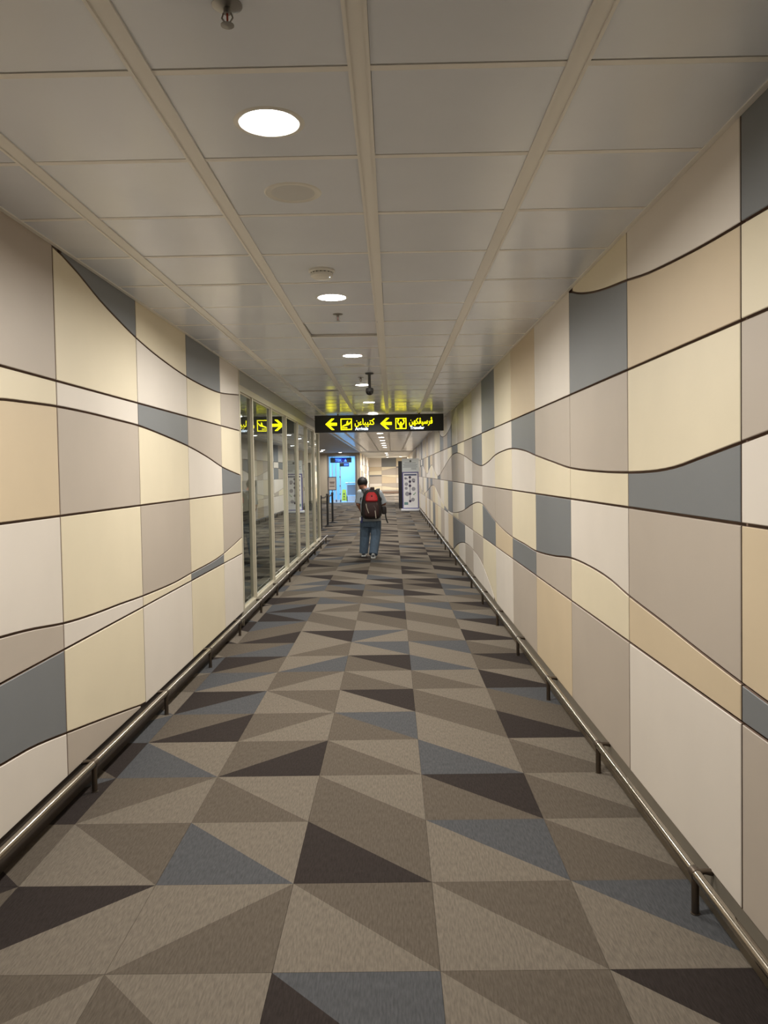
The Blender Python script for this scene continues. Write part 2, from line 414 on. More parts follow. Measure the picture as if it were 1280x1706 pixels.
for j in range(-3, 21):
    for c in range(5):
        x0 = bounds[c]+(HW if c else 0); x1 = bounds[c+1]-(HW if c < 4 else 0)
        if c not in ccache:
            mb = MB(); ceil_tile(mb, 0, x1-x0, .014, CP-.014); ccache[c] = mb.mesh('ceiling_tile', m_tile)
        o = link('ceiling_tile', ccache[c], ceiling, (x0, C0+j*CP, crng.uniform(-.001, .001)))
        o.rotation_euler = (crng.uniform(-.0012, .0012), crng.uniform(-.0012, .0012), 0)
        if (j, c) in ((6, 2), (13, 1)): o.rotation_euler = (.020, .004, 0)
mb = MB()
for j in list(range(-11, -3))+list(range(21, 64)):
    for c in range(5):
        x0 = bounds[c]+(HW if c else 0); x1 = bounds[c+1]-(HW if c < 4 else 0)
        ceil_tile(mb, x0, x1, C0+j*CP+.014, C0+(j+1)*CP-.014)
o = mb.build('distant_ceiling_tile', m_tile, ceiling); o['kind'] = 'stuff'
YE = C0+64*CP
for s in seams:
    mb = MB(); mb.box(s-HW+.001, s+HW-.001, -4, YE, ZC+.001, ZC+.03); 
    mb.box(s-HW-.003, s-HW+.006, -4, YE, ZC-.004, ZC+.02); mb.box(s+HW-.006, s+HW+.003, -4, YE, ZC-.004, ZC+.02)
    mb.build('ceiling_runner', m_grid, ceiling)
tee = {}
for j in range(-10, 65):
    for c in range(5):
        x0 = bounds[c]+(HW if c else 0); x1 = bounds[c+1]-(HW if c < 4 else 0)
        if j > 20 or j < -3:
            continue
        if c not in tee: tee[c] = MB().box(0, x1-x0, -.0135, .0135, .0008, .02).mesh('cross_tee', m_grid)
        link('cross_tee', tee[c], ceiling, (x0, C0+j*CP, ZC))
mb = MB()
for j in list(range(-10, -3))+list(range(21, 65)): mb.box(bounds[0], bounds[-1], C0+j*CP-.0135, C0+j*CP+.0135, ZC+.0008, ZC+.02)
o = mb.build('distant_cross_tee', m_grid, ceiling); o['kind'] = 'stuff'
mb = MB(); mb.box(WR-.022, WR-.001, -4, YE, ZC-.003, ZC+.02); mb.build('wall_angle', m_grid, ceiling)
mb = MB(); mb.box(WL+.001, WL+.022, -4, YE, ZC-.003, ZC+.02); mb.build('wall_angle', m_grid, ceiling)
mb = MB(); mb.box(-6.5, WL-.07, 8.25, 42.5, ZC, ZC+.05); mb.box(-1.76, WR, YE, 60, ZC-.005, ZC+.05); mb.box(-6.5, -1.76, YE, 42.5, ZC-.001, ZC+.05)
mb.build('plaster_ceiling', m_plaster, ceiling)
tr = MB().box(WL-.07, WL-.0, 17.35, YE, ZC-.035, ZC+.03).build('trim_2', mat('soffit_trim', (205, 212, 222), .3, metal=.4)); tag(tr, kind='structure')

# ---------------------------------------------------------------- glass partition
GX = WL-.033
win = MB().box(WL-.07, WL-.005, 8.26, 17.3, 2.575, ZC+.04).build('window_1', mat('header_grey', (165, 165, 160), .5)); tag(win, kind='structure')
MB().box(WL-.07, WL, 8.26, 17.3, 2.505, 2.575).build('frame_rail', m_frame, win, bevel=.003)
MB().box(WL-.07, WL, 8.26, 17.3, .10, .175).build('frame_rail', m_frame, win, bevel=.003)
MB().box(WL-.07, WL-.03, 8.26, 17.3, .0, .10).build('base_panel', m_based, win)
MY = [8.285, 9.05, 10.48, 11.93, 13.40, 14.85, 16.20, 17.28]
for y in MY: MB().box(WL-.07, WL, y-.024, y+.024, .175, 2.505).build('mullion', m_frame, win, bevel=.003)
for a, b in zip(MY[:-1], MY[1:]):
    p = MB().add([(GX, a+.024, .175), (GX, b-.024, .175), (GX, b-.024, 2.505), (GX, a+.024, 2.505)], [(0, 1, 2, 3)]).build('pane', m_glass, win)
    q = MB()
    for (u0, u1, v0, v1) in ((a+.024, a+.036, .175, 2.505), (b-.036, b-.024, .175, 2.505), (a+.036, b-.036, .175, .190), (a+.036, b-.036, 2.490, 2.505)):
        q.box(GX-.008, GX+.010, u0, u1, v0, v1)
    q.build('glazing_bead', m_frame, win)

# ---------------------------------------------------------------- bumper rails
def bumper(name, x, y0, y1, side, legs, label):
    root = empty(name, (x, (y0+y1)/2, 0), label=label, cat='rail', group='low steel rails along the walls')
    oy = (y0+y1)/2
    pts = [(0, y0-oy, .15), (0, y1-oy, .15)]
    MB().tube(pts, .0185, 24).build('rail_tube', m_steel, root, smooth=True)
    MB().lathe([(.001, 0), (.0185, .001), (.016, .008), (.001, .010)], 0, y1-oy, .15, 20, axis='y').build('end_cap', m_steeld, root, smooth=True)
    me = None
    for y in legs:
        if me is None:
            b = MB(); b.tube([(0, 0, .0), (0, 0, .13)], .0135, 14); b.lathe([(.017, .0), (.017, .003), (.013, .004)], 0, 0, 0, 16)
            b.lathe([(.0195, -.020), (.0205, -.017), (.0205, .017), (.0195, .020)], 0, 0, .15, 20, axis='y')
            b.tube([(0, 0, .152), (side*.035, 0, .155), (side*.062, 0, .150)], [.012, .011, .013], 10)
            me = b.mesh('leg', m_steeld, True)
        link('leg', me, root, (0, y-oy, 0))
    return root
bumper('bumper_rail', 1.070, -3.9, 31.5, 1, [2.768+1.318*k for k in range(-4, 22)], 'low round stainless steel bumper rail along the foot of the right wall')
bumper('bumper_rail', -1.553, -3.9, 18.25, -1, [3.92+1.27*k for k in range(-5, 12)], 'low round stainless steel bumper rail along the left wall and glass')

# ---------------------------------------------------------------- ceiling fittings
def downlight_parts(root):
    MB().lathe([(.118, .012), (.118, .004), (.112, -.002), (.096, -.004), (.091, .002), (.091, .010)], 0, 0, 0, 40).build('trim_ring', m_white, root, smooth=True)
    MB().lathe([(.0905, .004), (.0895, -.003), (.080, -.0045), (.05, -.006), (.001, -.0065)], 0, 0, 0, 40).build('lens', m_lens, root)
    la = bpy.data.lights.new('lamp', 'AREA'); la.shape = 'DISK'; la.size = .178; la.energy = LAMP_W; la.color = (1.0, .955, .875); la.spread = R(LAMP_SPREAD)
    lo = bpy.data.objects.new('lamp', la); C.objects.link(lo); lo.parent = root; lo.location = (0, 0, -.008)
LX = -.368
def stronger(o, f):
    for ch in o.children:
        if ch.type == 'LIGHT': ch.data = ch.data.copy(); ch.data.energy = LAMP_W*f
ordn = ['nearest and largest round downlight, glaring white above the camera', 'second round downlight, just past the smoke detector',
        'third round downlight, small bright disc midway along the ceiling', 'fourth round downlight, left of the hanging security camera',
        'fifth round downlight, last bright disc in front of the hanging sign', 'round downlight hidden just behind the overhead sign',
        'round downlight seen right under the overhead sign', 'first small downlight of the row beyond the sign', 'second small downlight of the row beyond the sign',
        'third small downlight of the row beyond the sign', 'fourth small downlight of the row beyond the sign', 'fifth small downlight of the row beyond the sign',
        'sixth small downlight of the row beyond the sign', 'farthest downlight set in the tiled ceiling']
proto = empty('ceiling_light', (-.372, 2.503, ZC+.004), label=ordn[0], cat='ceiling light', group='round downlights in one row along the corridor')
downlight_parts(proto)
for k in range(1, 14):
    o = copy_tree(proto); o.location = (LX+.005*k, 2.503+2.468*k, ZC+.004); o['label'] = ordn[k]
for y in ():
    o = copy_tree(proto); o.location = (LX, y, ZC+.004); o['label'] = 'round downlight in the ceiling behind the viewer'
for (x, y, lb) in ((-3.52, 39.0, 'small downlight in the hall ceiling just left of the blue doorway'), (-3.23, 36.6, 'small downlight in the hall ceiling beside the last glass pane'),
                   (-3.9, 30.5, 'added downlight in the hall ceiling behind the glass partition'), (-3.9, 22, 'added downlight over the hall floor behind the stanchions'),  # both are extra lamps, added because the hall needs light
                   (-2.75, 41.5, 'small added downlight in front of the blue doorway')):  # another lamp added to light the hall
    o = copy_tree(proto); o.location = (x, y, ZC-.004); o['label'] = lb; o['group'] = 'downlights in the side hall'; stronger(o, 1.1)
for (x, y, lb) in ((-.30, 44.5, 'small downlight in the plaster ceiling before the end wall'), (-.30, 49, 'tiny downlight close to the far end wall'), (.62, 55, 'tiny downlight at the far end above the black panel'), (-.30, 56.5, 'last tiny added downlight right before the end wall')):  # the last of these is an extra lamp added to brighten the end
    o = copy_tree(proto); o.location = (x, y, ZC-.008); o['label'] = lb; o['group'] = 'downlights at the far end'; stronger(o, 4.6)

m_spk = mat('speaker_grille', (205, 205, 203), .5)
def speaker(y, lb):
    r = empty('ceiling_speaker', (-.375, y, ZC+.002), label=lb, cat='speaker', group='round speakers in the ceiling')
    MB().lathe([(.115, .008), (.115, .001), (.108, -.003), (.104, -.001)], 0, 0, 0, 40).build('rim', m_white, r, smooth=True)
    MB().lathe([(.104, .006), (.104, .0), (.05, -.003), (.01, -.004)], 0, 0, 0, 40).build('grille', m_spk, r, smooth=True)
speaker(3.12, 'flat round grey ceiling speaker between the first two downlights')
speaker(8.1, 'flat round ceiling speaker just past the third downlight')
r = empty('smoke_detector', (-.368, 4.30, ZC+.004), label='white round smoke detector just in front of the second downlight', cat='smoke detector')
MB().lathe([(.072, .0), (.072, -.012), (.066, -.018)], n=32).build('base', m_white, r, smooth=True)
MB().lathe([(.058, -.018), (.058, -.022), (.062, -.024), (.062, -.036), (.050, -.046), (.030, -.050), (.002, -.051)], n=32).build('sensor_head', m_white, r, smooth=True)
q = MB()
for k in range(16):
    t = 2*math.pi*k/16; q.box(.0575*math.cos(t)-.003, .0575*math.cos(t)+.003, .0575*math.sin(t)-.003, .0575*math.sin(t)+.003, -.0235, -.017)
q.build('vent', m_dark, r)
MB().ball((.045, -.02, -.046), .003, 8).build('indicator_lamp', m_wht, r)
m_chr = mat('sprinkler_metal', (150, 148, 144), .3, metal=.8)
def sprinkler(x, y, lb):
    r = empty('sprinkler', (x, y, ZC+.004), label=lb, cat='sprinkler', group='sprinkler heads in the ceiling')
    MB().lathe([(.036, 0), (.036, -.004), (.020, -.009), (.012, -.010)], n=24).build('escutcheon', m_chr, r, smooth=True)
    b = MB(); b.tube([(0, 0, -.008), (0, 0, -.022)], .009, 10)
    for s in (-1, 1): b.tube([(s*.009, 0, -.02), (s*.013, 0, -.032), (s*.002, 0, -.048)], .0022, 6)
    b.build('frame_arm', m_chr, r, smooth=True)
    MB().tube([(0, 0, -.022), (0, 0, -.045)], .0025, 8).build('glass_bulb', mat('bulb_red', (170, 70, 50), .2), r)
    b = MB(); b.lathe([(.004, -.047), (.016, -.048), (.016, -.050), (.002, -.051)], n=16)
    b.build('deflector', m_chr, r)
sprinkler(-.374, 1.88, 'sprinkler head at the very top of the picture before the first downlight')
sprinkler(-.362, 5.49, 'sprinkler head between the second and third downlights')
sprinkler(-.349, 9.12, 'sprinkler head just in front of the fourth downlight')
r = empty('security_camera', (-.236, 8.75, ZC), label='dark dome security camera hanging on a short pole from the ceiling', cat='security camera')
MB().lathe([(.048, .002), (.048, -.008), (.03, -.014)], n=24).build('mounting_plate', m_dark, r, smooth=True)
MB().tube([(0, 0, -.012), (0, 0, -.165)], .0155, 16).build('pole', m_dark, r, smooth=True)
MB().lathe([(.018, -.158), (.042, -.168), (.045, -.195), (.044, -.205)], n=24).build('housing', m_dark, r, smooth=True)
MB().lathe([(.043, -.205), (.041, -.222), (.03, -.236), (.014, -.243), (.001, -.244)], n=24).build('dome', mat('smoked_dome', (25, 25, 28), .08), r, smooth=True)

# ---------------------------------------------------------------- overhead sign
SY = 14.76
sg = empty('direction_sign', (-.228, SY, 2.385), label='long black overhead sign with yellow arrows, Jawi lettering, Arrivals and Transfer', cat='sign')
MB().box(-1.218, 1.218, -.05, .05, 0, .318).build('sign_box', m_signb, sg, bevel=.004)
for x in (-.78, .76): MB().tube([(x, 0, .318), (x, 0, .352)], .012, 10).build('hanger', m_black, sg)
m_edge = mat('sign_edge', (120, 118, 112), .3, metal=.6)
MB().box(-1.222, 1.222, -.055, .055, .316, .324).build('edge_trim', m_edge, sg)
def arrow(x0, zc, s=1.):
    fr = -.056; mb = MB(); wd = .04
    def bar(p, q, wd):
        p, q = Vector(p), Vector(q); d = (q-p).normalized(); n = Vector((-d.y, d.x))*wd/2
        c = [p+n, q+n, q-n, p-n]; mb.add([(a.x, fr, a.y) for a in c]+[(a.x, fr+.006, a.y) for a in c], [(0, 1, 2, 3), (4, 5, 6, 7), (0, 1, 5, 4), (1, 2, 6, 5), (2, 3, 7, 6), (3, 0, 4, 7)])
    # head: one chevron
    pts = [(0, 0), (.115, .105), (.168, .105), (.082, .026), (.215, .026), (.215, -.026), (.082, -.026), (.168, -.105), (.115, -.105)]
    n = len(pts); vs = [(x0+a, fr, zc+b) for a, b in pts]+[(x0+a, fr+.006, zc+b) for a, b in pts]
    mb.add(vs, [(0, 1, 2, 3), (0, 3, 4, 5, 6), (0, 6, 7, 8)]+[(k, (k+1) % n, n+(k+1) % n, n+k) for k in range(n)])
    return mb
OX = -.228
arrow(-1.243-OX, .155).build('arrow', m_yel, sg)
arrow(-.205-OX, .152).build('arrow', m_yel, sg)
def flat(mb, pts, y=-.056, t=.005):
    n = len(pts); mb.add([(a, y, b) for a, b in pts]+[(a, y+t, b) for a, b in pts], [tuple(range(n)), tuple(range(n, 2*n))[::-1]]+[(k, (k+1) % n, n+(k+1) % n, n+k) for k in range(n)])
def frame(mb, x0, x1, z0, z1, t=.014):
    for a in ((x0, x1, z0, z0+t), (x0, x1, z1-t, z1), (x0, x0+t, z0+t, z1-t), (x1-t, x1, z0+t, z1-t)): flat(mb, [(a[0], a[2]), (a[1], a[2]), (a[1], a[3]), (a[0], a[3])])
p = MB(); x0, z0 = -.955-OX, .045; frame(p, x0, x0+.212, z0, z0+.212)
flat(p, [(x0+.025, z0+.070), (x0+.060, z0+.092), (x0+.105, z0+.110), (x0+.120, z0+.165), (x0+.137, z0+.172), (x0+.140, z0+.122), (x0+.168, z0+.132), (x0+.186, z0+.160), (x0+.194, z0+.158), (x0+.183, z0+.118), (x0+.150, z0+.092), (x0+.095, z0+.078), (x0+.040, z0+.062)])
flat(p, [(x0+.024, z0+.034), (x0+.125, z0+.034), (x0+.125, z0+.048), (x0+.024, z0+.048)])
p.build('landing_plane_symbol', m_yel, sg)
p = MB(); x0, z0 = .081-OX, .045; frame(p, x0, x0+.205, z0, z0+.205)
cx = x0+.1025; p.lathe([(.016, -.003), (.016, .003)], cx, -.054, z0+.118, 16, axis='y')
flat(p, [(cx-.024, z0+.022), (cx+.024, z0+.022), (cx+.026, z0+.095), (cx+.010, z0+.104), (cx-.010, z0+.104), (cx-.026, z0+.095)])
for s in (-1, 1):
    pts = [(cx+s*.020, z0+.075), (cx+s*.052, z0+.105), (cx+s*.062, z0+.140), (cx+s*.050, z0+.165)]
    for a, b in zip(pts[:-1], pts[1:]):
        d = (Vector(b)-Vector(a)).normalized(); n = Vector((-d.y, d.x))*.0085
        flat(p, [(a[0]+n.x, a[1]+n.y), (b[0]+n.x, b[1]+n.y), (b[0]-n.x, b[1]-n.y), (a[0]-n.x, a[1]-n.y)])
    flat(p, [(cx+s*.034, z0+.160), (cx+s*.034, z0+.176), (cx+s*.050, z0+.186), (cx+s*.066, z0+.176), (cx+s*.066, z0+.160), (cx+s*.050, z0+.148)])
p.build('transfer_symbol', m_yel, sg)
YF = -.052
text('Arrivals', .078, m_wht, sg, (-.682-OX, YF, .038), bold=.0012)
text('Transfer', .078, m_wht, sg, (.355-OX, YF, .038), bold=.0012)
jawi1 = '\uFEE5\uFE80\uFE8E\uFE92\uFEF4\uFE98\uFEDB'
jawi2 = '\uFEE6\uFEEC\uFEDC\uFB6D\uFEF4\uFEB3\uFEAE\uFB6C'
def fit(o, width):
    xs = [v.co.x for v in o.data.vertices]; w_ = max(xs)-min(xs); s = width/w_; x0 = min(xs)
    for v in o.data.vertices: v.co.x = (v.co.x-x0)*s
fit(text(jawi1, .165, m_yel, sg, (-.690-OX, YF, .135), name='jawi_lettering', bold=.0005), .375)
fit(text(jawi2, .155, m_yel, sg, (.340-OX, YF, .135), name='jawi_lettering', bold=.0005), .440)

# ---------------------------------------------------------------- roll-up banner and black panel
m_purple = mat('banner_purple', (104, 102, 160), .5); m_paper = mat('banner_paper', (246, 247, 253), .5); m_sheet = mat('sheet_grey', (228, 235, 238), .5)
m_blot = mat('print_grey', (165, 165, 178), .6); m_ink = mat('print_dark', (62, 52, 84), .6); m_green = mat('print_green', (70, 150, 95), .6); m_line = mat('print_line', (150, 158, 166), .6)
m_silver = mat('banner_base', (240, 242, 250), .35)
bn = empty('roll_up_banner', (.742, 31.9, 0), rz=R(-2), label='white and purple roll-up banner standing before the right wall', cat='banner')
MB().box(-.39, .35, -.11, .11, .012, .105).build('base', m_silver, bn, bevel=.02)
MB().tube([(0, .045, .05), (0, .045, 2.15)], .012, 10).build('pole', m_steeld, bn)
sh = MB().box(-.33, .35, -.008, 0, .105, 1.62).build('poster', m_purple, bn)
MB().box(-.285, .305, -.012, -.008, .145, 1.575).build('printed_area', m_paper, sh)
pr = MB(); pr.box(-.25, .26, -.016, -.012, 1.47, 1.53); pr.build('title_bar', mat('print_title', (84, 96, 130), .6), sh)
pr = MB(); pr.box(-.022, -.004, -.016, -.012, .42, 1.40)
for z in (1.40, 1.22, 1.05, .72, .42): pr.lathe([(.052, -.017), (.052, -.012)], -.013, 0, z, 20, axis='y')
pr.build('timeline', m_ink, sh)
pr = MB()
for (x, z, rr) in ((.13, 1.28, .075), (-.16, 1.12, .07), (-.17, .95, .06), (.13, .92, .08), (-.13, .72, .09), (.10, .48, .075), (-.19, 1.36, .05)): MB().lathe([(rr, -.015), (rr, -.012)], x, 0, z, 20, axis='y').build('picture_print', m_blot, sh)
MB().box(.10, .19, -.0165, -.0125, 1.19, 1.225).build('caption_print', m_ink, sh); MB().box(-.22, -.10, -.0165, -.0125, 1.33, 1.35).build('caption_print', m_ink, sh)
pr = MB(); flat(pr, [(.11, .70), (.14, .66), (.22, .76), (.20, .78), (.145, .70), (.12, .72)], y=-.017, t=.004); pr.build('tick_mark', m_green, sh)
pr = MB(); pr.box(-.26, -.10, -.016, -.012, .27, .38); pr.build('code_block', mat('print_teal', (120, 160, 165), .6), sh)
up = MB().box(-.33, .37, -.004, .004, 1.60, 2.17).build('upper_sheet', m_sheet, bn)
pr = MB(); pr.lathe([(.042, -.008), (.042, -.004)], .02, 0, 2.06, 20, axis='y'); pr.build('crest', mat('print_crest', (92, 98, 98), .6), up)
pr = MB()
for (x0, x1, z) in ((-.22, .24, 1.98), (-.28, .30, 1.91), (-.25, .27, 1.86), (-.30, .30, 1.81), (.05, .26, 1.76), (.05, .26, 1.72)): pr.box(x0, x1, -.008, -.004, z, z+.018)
pr.build('text_lines', m_line, up)
bp_ = empty('display_panel', (.38, 34.0, 0), label='tall narrow black panel standing behind the banner', cat='panel')
MB().box(-.105, .12, -.03, .03, .03, 2.10).build('board', m_black, bp_, bevel=.004)
for s in (-.07, .08): MB().box(s-.02, s+.02, -.15, .15, 0, .03).build('foot', m_black, bp_, bevel=.004)

# ---------------------------------------------------------------- stanchions
stl = ['black belt stanchion nearest the end of the glass partition', 'middle black belt stanchion beside the blue doorway view', 'black belt stanchion farthest back, carrying the small framed notice']
st0 = None
pos = [(-2.03, 21.9), (-1.99, 23.7), (-1.97, 25.4)]
for k, (x, y) in enumerate(pos):
    if k == 0:
        st0 = empty('belt_stanchion', (x, y, 0), label=stl[0], cat='stanchion', group='black belt stanchions')
        MB().lathe([(.17, 0), (.17, .012), (.15, .022), (.05, .032), (.04, .045)], n=32).build('base', m_black, st0, smooth=True)
        MB().tube([(0, 0, .03), (0, 0, .90)], .033, 20).build('post', m_black, st0, smooth=True)
        h = MB().lathe([(.036, .90), (.040, .905), (.040, .985), (.034, .995), (.002, .998)], n=24).build('belt_head', m_black, st0, smooth=True)
        MB().box(-.012, .012, -.046, .046, .92, .975).build('belt_slot', m_dark, h)
    else:
        o = copy_tree(st0); o.location = (x, y, 0); o['label'] = stl[k]
for a, b, lb in ((0, 1, 'black belt strung between the first two stanchions'), (1, 2, 'black belt strung between the last two stanchions')):
    p0, p1 = Vector((*pos[a], .95)), Vector((*pos[b], .95)); d = (p1-p0); d.normalize(); n = 8; vs = []
    for k in range(n+1):
        t = k/n; q = p0.lerp(p1, t); q = q+d*(.055*(1-2*t)); sag = .05*4*t*(1-t)
        for dz in (-.024, .024): 
            for dx in (-.001, .001): vs.append((q.x+dx, q.y, q.z-sag+dz))
    fs = []
    for k in range(n):
        A = 4*k; fs += [(A, A+4, A+6, A+2), (A+1, A+3, A+7, A+5), (A+2, A+6, A+7, A+3), (A, A+1, A+5, A+4)]
    tag(MB().add(vs, fs).build('barrier_belt', m_black), lb, 'belt', 'belts between the stanchions')
ns = empty('notice_holder', (-1.965, 25.39, 1.0), label='small framed white notice on top of the farthest stanchion', cat='sign')
MB().tube([(0, .0, 0), (0, .0, .08)], .014, 10).build('stem', m_black, ns)
MB().box(-.135, .135, -.012, .012, .06, .50).build('frame', mat('frame_brown', (96, 76, 70), .4), ns, bevel=.004)
pp = MB().box(-.115, .115, -.015, -.012, .085, .475).build('paper', mat('notice_paper', (232, 222, 216), .6), ns)
pr = MB(); pr.box(-.08, .08, -.018, -.015, .31, .34); pr.box(-.07, .07, -.018, -.015, .265, .285); pr.box(-.08, .08, -.018, -.015, .18, .205); pr.build('printed_lines', mat('notice_ink', (110, 90, 86), .6), pp)

# ---------------------------------------------------------------- blue lit room beyond the doorway
m_bw = mat('blue_room_wall', (205, 225, 240), .5)
br = MB(); br.box(DX0-.35, DX0-.3, 42.7, 47, 0, ZC+.05); br.box(DX1+.04, DX1+.08, 42.7, 47, 0, ZC+.05); br.box(DX0-.35, DX1+.1, 47, 47.1, 0, ZC+.05)
tag(br.build('wall_blue_room', m_bw), kind='structure')
tag(MB().box(DX0-.35, DX1+.1, 42.7, 47, 0.0, .004).build('floor_blue_room', mat('pale_vinyl', (170, 185, 200), .35)), kind='structure')
tag(MB().box(DX0-.35, DX1+.1, 42.7, 47, ZC-.02, ZC+.04).build('ceiling_blue_room', m_bw), kind='structure')
dr = MB(); dr.box(DX0-.05, DX0+.03, 42.47, 42.72, 0, DZ+.05); dr.box(DX1-.03, DX1+.05, 42.47, 42.72, 0, DZ+.05); dr.box(DX0+.03, DX1-.03, 42.47, 42.72, DZ-.03, DZ+.05)
tag(dr.build('door_1', mat('door_frame_grey', (128, 128, 130), .4)), kind='structure')
la = bpy.data.lights.new('blue_fill_lamp', 'AREA'); la.shape = 'RECTANGLE'; la.size = 1.3; la.size_y = 3.4; la.energy = 105; la.color = (.27, .60, 1)  # area lamp added for the room's blue light; its source is unseen
lo = bpy.data.objects.new('blue_fill_lamp', la); C.objects.link(lo); lo.location = ((DX0+DX1)/2, 44.8, ZC-.03); lo['kind'] = 'structure'
m_bl = mat('led_blue', (40, 90, 230), .5, emit=(70, 130, 255), estr=1.6); m_bp = mat('led_panel_blue', (20, 30, 120), .4, emit=(10, 30, 150), estr=.25)
gs = empty('overhead_sign', (-2.83, 43.3, 2.30), label='black overhead sign with glowing blue letters inside the blue doorway', cat='sign')
MB().box(-.60, .58, -.04, .04, -.10, .18).build('sign_box', m_signb, gs)
MB().box(-.34, .32, -.046, -.04, -.08, .16).build('lit_panel', m_bp, gs)
text('TEK', .20, m_bl, gs, (-.32, -.052, -.03), name='blue_lettering', bold=.004); 
pr = MB(); flat(pr, [(.17, -.04), (.32, -.04), (.25, .11)], y=-.052); pr.build('triangle_symbol', m_bl, gs)
MB().box(-.08, .44, -.04, .04, -.32, -.11).build('lower_sign_box', m_signb, gs); MB().box(.14, .42, -.046, -.04, -.30, -.13).build('lower_lit_panel', m_bp, gs)
pr = MB(); [pr.box(x, x+.05, -.052, -.046, -.26, -.17) for x in (.18, .26, .34)]; pr.build('lower_lettering', m_bl, gs)
for x in (-.5, .5): MB().tube([(x, 0, .18), (x, 0, .42)], .012, 8).build('hanger', m_black, gs)
m_post = mat('gate_white', (225, 230, 235), .35)
pt = empty('sliding_door', (-3.05, 43.6, 0), label='pale framed glass door leaf standing open inside the blue doorway', cat='door')
for x in (-.30, -.10, .14): MB().box(x-.03, x+.03, -.03, .03, 0, 2.35).build('stile', m_post, pt)
MB().box(-.33, .17, -.03, .03, 2.29, 2.35).build('top_rail', m_post, pt); MB().box(-.33, .17, -.03, .03, .0, .12).build('bottom_rail', m_post, pt)
for x0, x1 in ((-.27, -.13), (-.07, .11)): MB().add([(x0, 0, .12), (x1, 0, .12), (x1, 0, 2.29), (x0, 0, 2.29)], [(0, 1, 2, 3)]).build('pane', m_glass, pt)
for z in (1.38, .88, .42): MB().box(.09, .15, -.05, -.03, z, z+.05).build('hinge', m_dark, pt)
ct = empty('low_barrier', (-2.30, 44.2, 0), label='low pale barrier with a metal handrail inside the blue doorway', cat='barrier')
MB().box(-.30, .30, -.03, .03, .0, .32).build('lower_panel', m_post, ct); MB().box(-.30, .30, -.02, .02, .36, .95).build('upper_panel', mat('barrier_grey', (150, 165, 180), .4), ct)
MB().tube([(-.36, -.06, 1.05), (.31, -.06, 1.05)], .035, 12).build('handrail', m_steel, ct, smooth=True); MB().box(-.30, -.26, -.03, .03, .0, 1.05).build('post', m_post, ct)
m_wf = mat('caution_yellow', (225, 205, 50), .5)
wf = empty('wet_floor_sign', (-2.82, 45.4, 0.004), label='yellow folding wet floor sign standing in the blue doorway', cat='sign')
for s, nm in ((-1, 'front_leaf'), (1, 'rear_leaf')):
    l = MB().add([(-.15, s*.16-.01, 0), (.15, s*.16-.01, 0), (.11, s*.015-.01, .66), (-.11, s*.015-.01, .66), (-.15, s*.16+.01, 0), (.15, s*.16+.01, 0), (.11, s*.015+.01, .66), (-.11, s*.015+.01, .66)],
                 [(0, 1, 2, 3), (4, 5, 6, 7), (0, 1, 5, 4), (1, 2, 6, 5), (2, 3, 7, 6), (3, 0, 4, 7)]).build(nm, m_wf, wf)
    if s < 0:
        for pts in ([(-.06, .36), (.06, .36), (0, .48)], [(-.07, .07), (.07, .07), (.07, .11), (-.07, .11)], [(-.04, .20), (.05, .20), (.02, .30), (-.01, .30)]):
            q = MB(); n = len(pts); yy = lambda z: -.16+(.145)*z/.66-.014
            q.add([(a, yy(b), b) for a, b in pts]+[(a, yy(b)+.004, b) for a, b in pts], [tuple(range(n)), tuple(range(n, 2*n))]+[(k, (k+1) % n, n+(k+1) % n, n+k) for k in range(n)])
            q.build('warning_print', m_black, l)

# ---------------------------------------------------------------- the traveller
skin = mat('skin', (158, 108, 84), .55); m_hair = mat('hair_black', (26, 23, 24), .6, noise=.3, nscale=(90, 90, 90))
m_shirt = mat('shirt_grey', (176, 184, 192), .85, noise=.05, nscale=(20, 20, 20), bump=.25, bscale=26)
m_jean = mat('jeans', (88, 106, 126), .85, noise=.12, nscale=(30, 30, 10), bump=.3, bscale=22)
m_shoe = mat('shoe_white', (205, 208, 208), .6); m_sole = mat('shoe_sole', (62, 66, 72), .7)
pe = empty('person', (-.425, 14.82, 0), label='person in grey shirt and blue jeans walking away, head bowed to the left', cat='person')
hd = Vector((-.145, .10, 1.395))
b = MB()
b.ball(hd, .093, 24, sc=(.92, 1.05, 1.18), rot=(R(-24), R(-10), 0))                       # skull
b.ball(hd+Vector((-.02, .045, -.055)), .058, 18, sc=(.9, 1, .95))                        # jaw
b.ball(hd+Vector((-.032, .098, -.035)), .014, 10, sc=(.8, 1.2, 1.5))                      # nose
for s in (-1, 1):
    b.ball(hd+Vector((s*.078, .0, -.022-s*.012)), .021, 12, sc=(.45, .9, 1.4))            # ears
    b.ball(hd+Vector((-.02+s*.028, .088, -.005)), .014, 10)                              # brow and eye sockets
b.ball(hd+Vector((-.030, .088, -.072)), .016, 10, sc=(1.5, .6, .6))                      # lips
b.tube([(-.05, -.01, 1.20), (-.085, .015, 1.28), (-.14, .06, 1.36)], [.062, .055, .055], 16)
b.rings([((-.01, -.01, .66), .150, .100), ((.0, 0, .78), .155, .105), ((.0, 0, .92), .150, .105), ((-.01, -.01, 1.08), .165, .110), ((-.015, -.015, 1.18), .175, .100), ((-.025, -.01, 1.245), .12, .075), ((-.04, -.005, 1.27), .06, .05)], 24)
def limb(mb, pts, rs, n=14):
    mb.tube(pts, rs, n)
    for p, r_ in zip(pts, rs): mb.ball(p, r_*.99, 14)
LS, LE, LW = (-.185, -.005, 1.225), (-.235, -.02, 1.02), (-.165, .14, .86)
RS, RE, RW = (.165, -.01, 1.215), (.262, .02, 1.02), (.165, .20, .97)
limb(b, [LS, LE, LW], [.052, .042, .030]); limb(b, [RS, RE, RW], [.052, .042, .030])
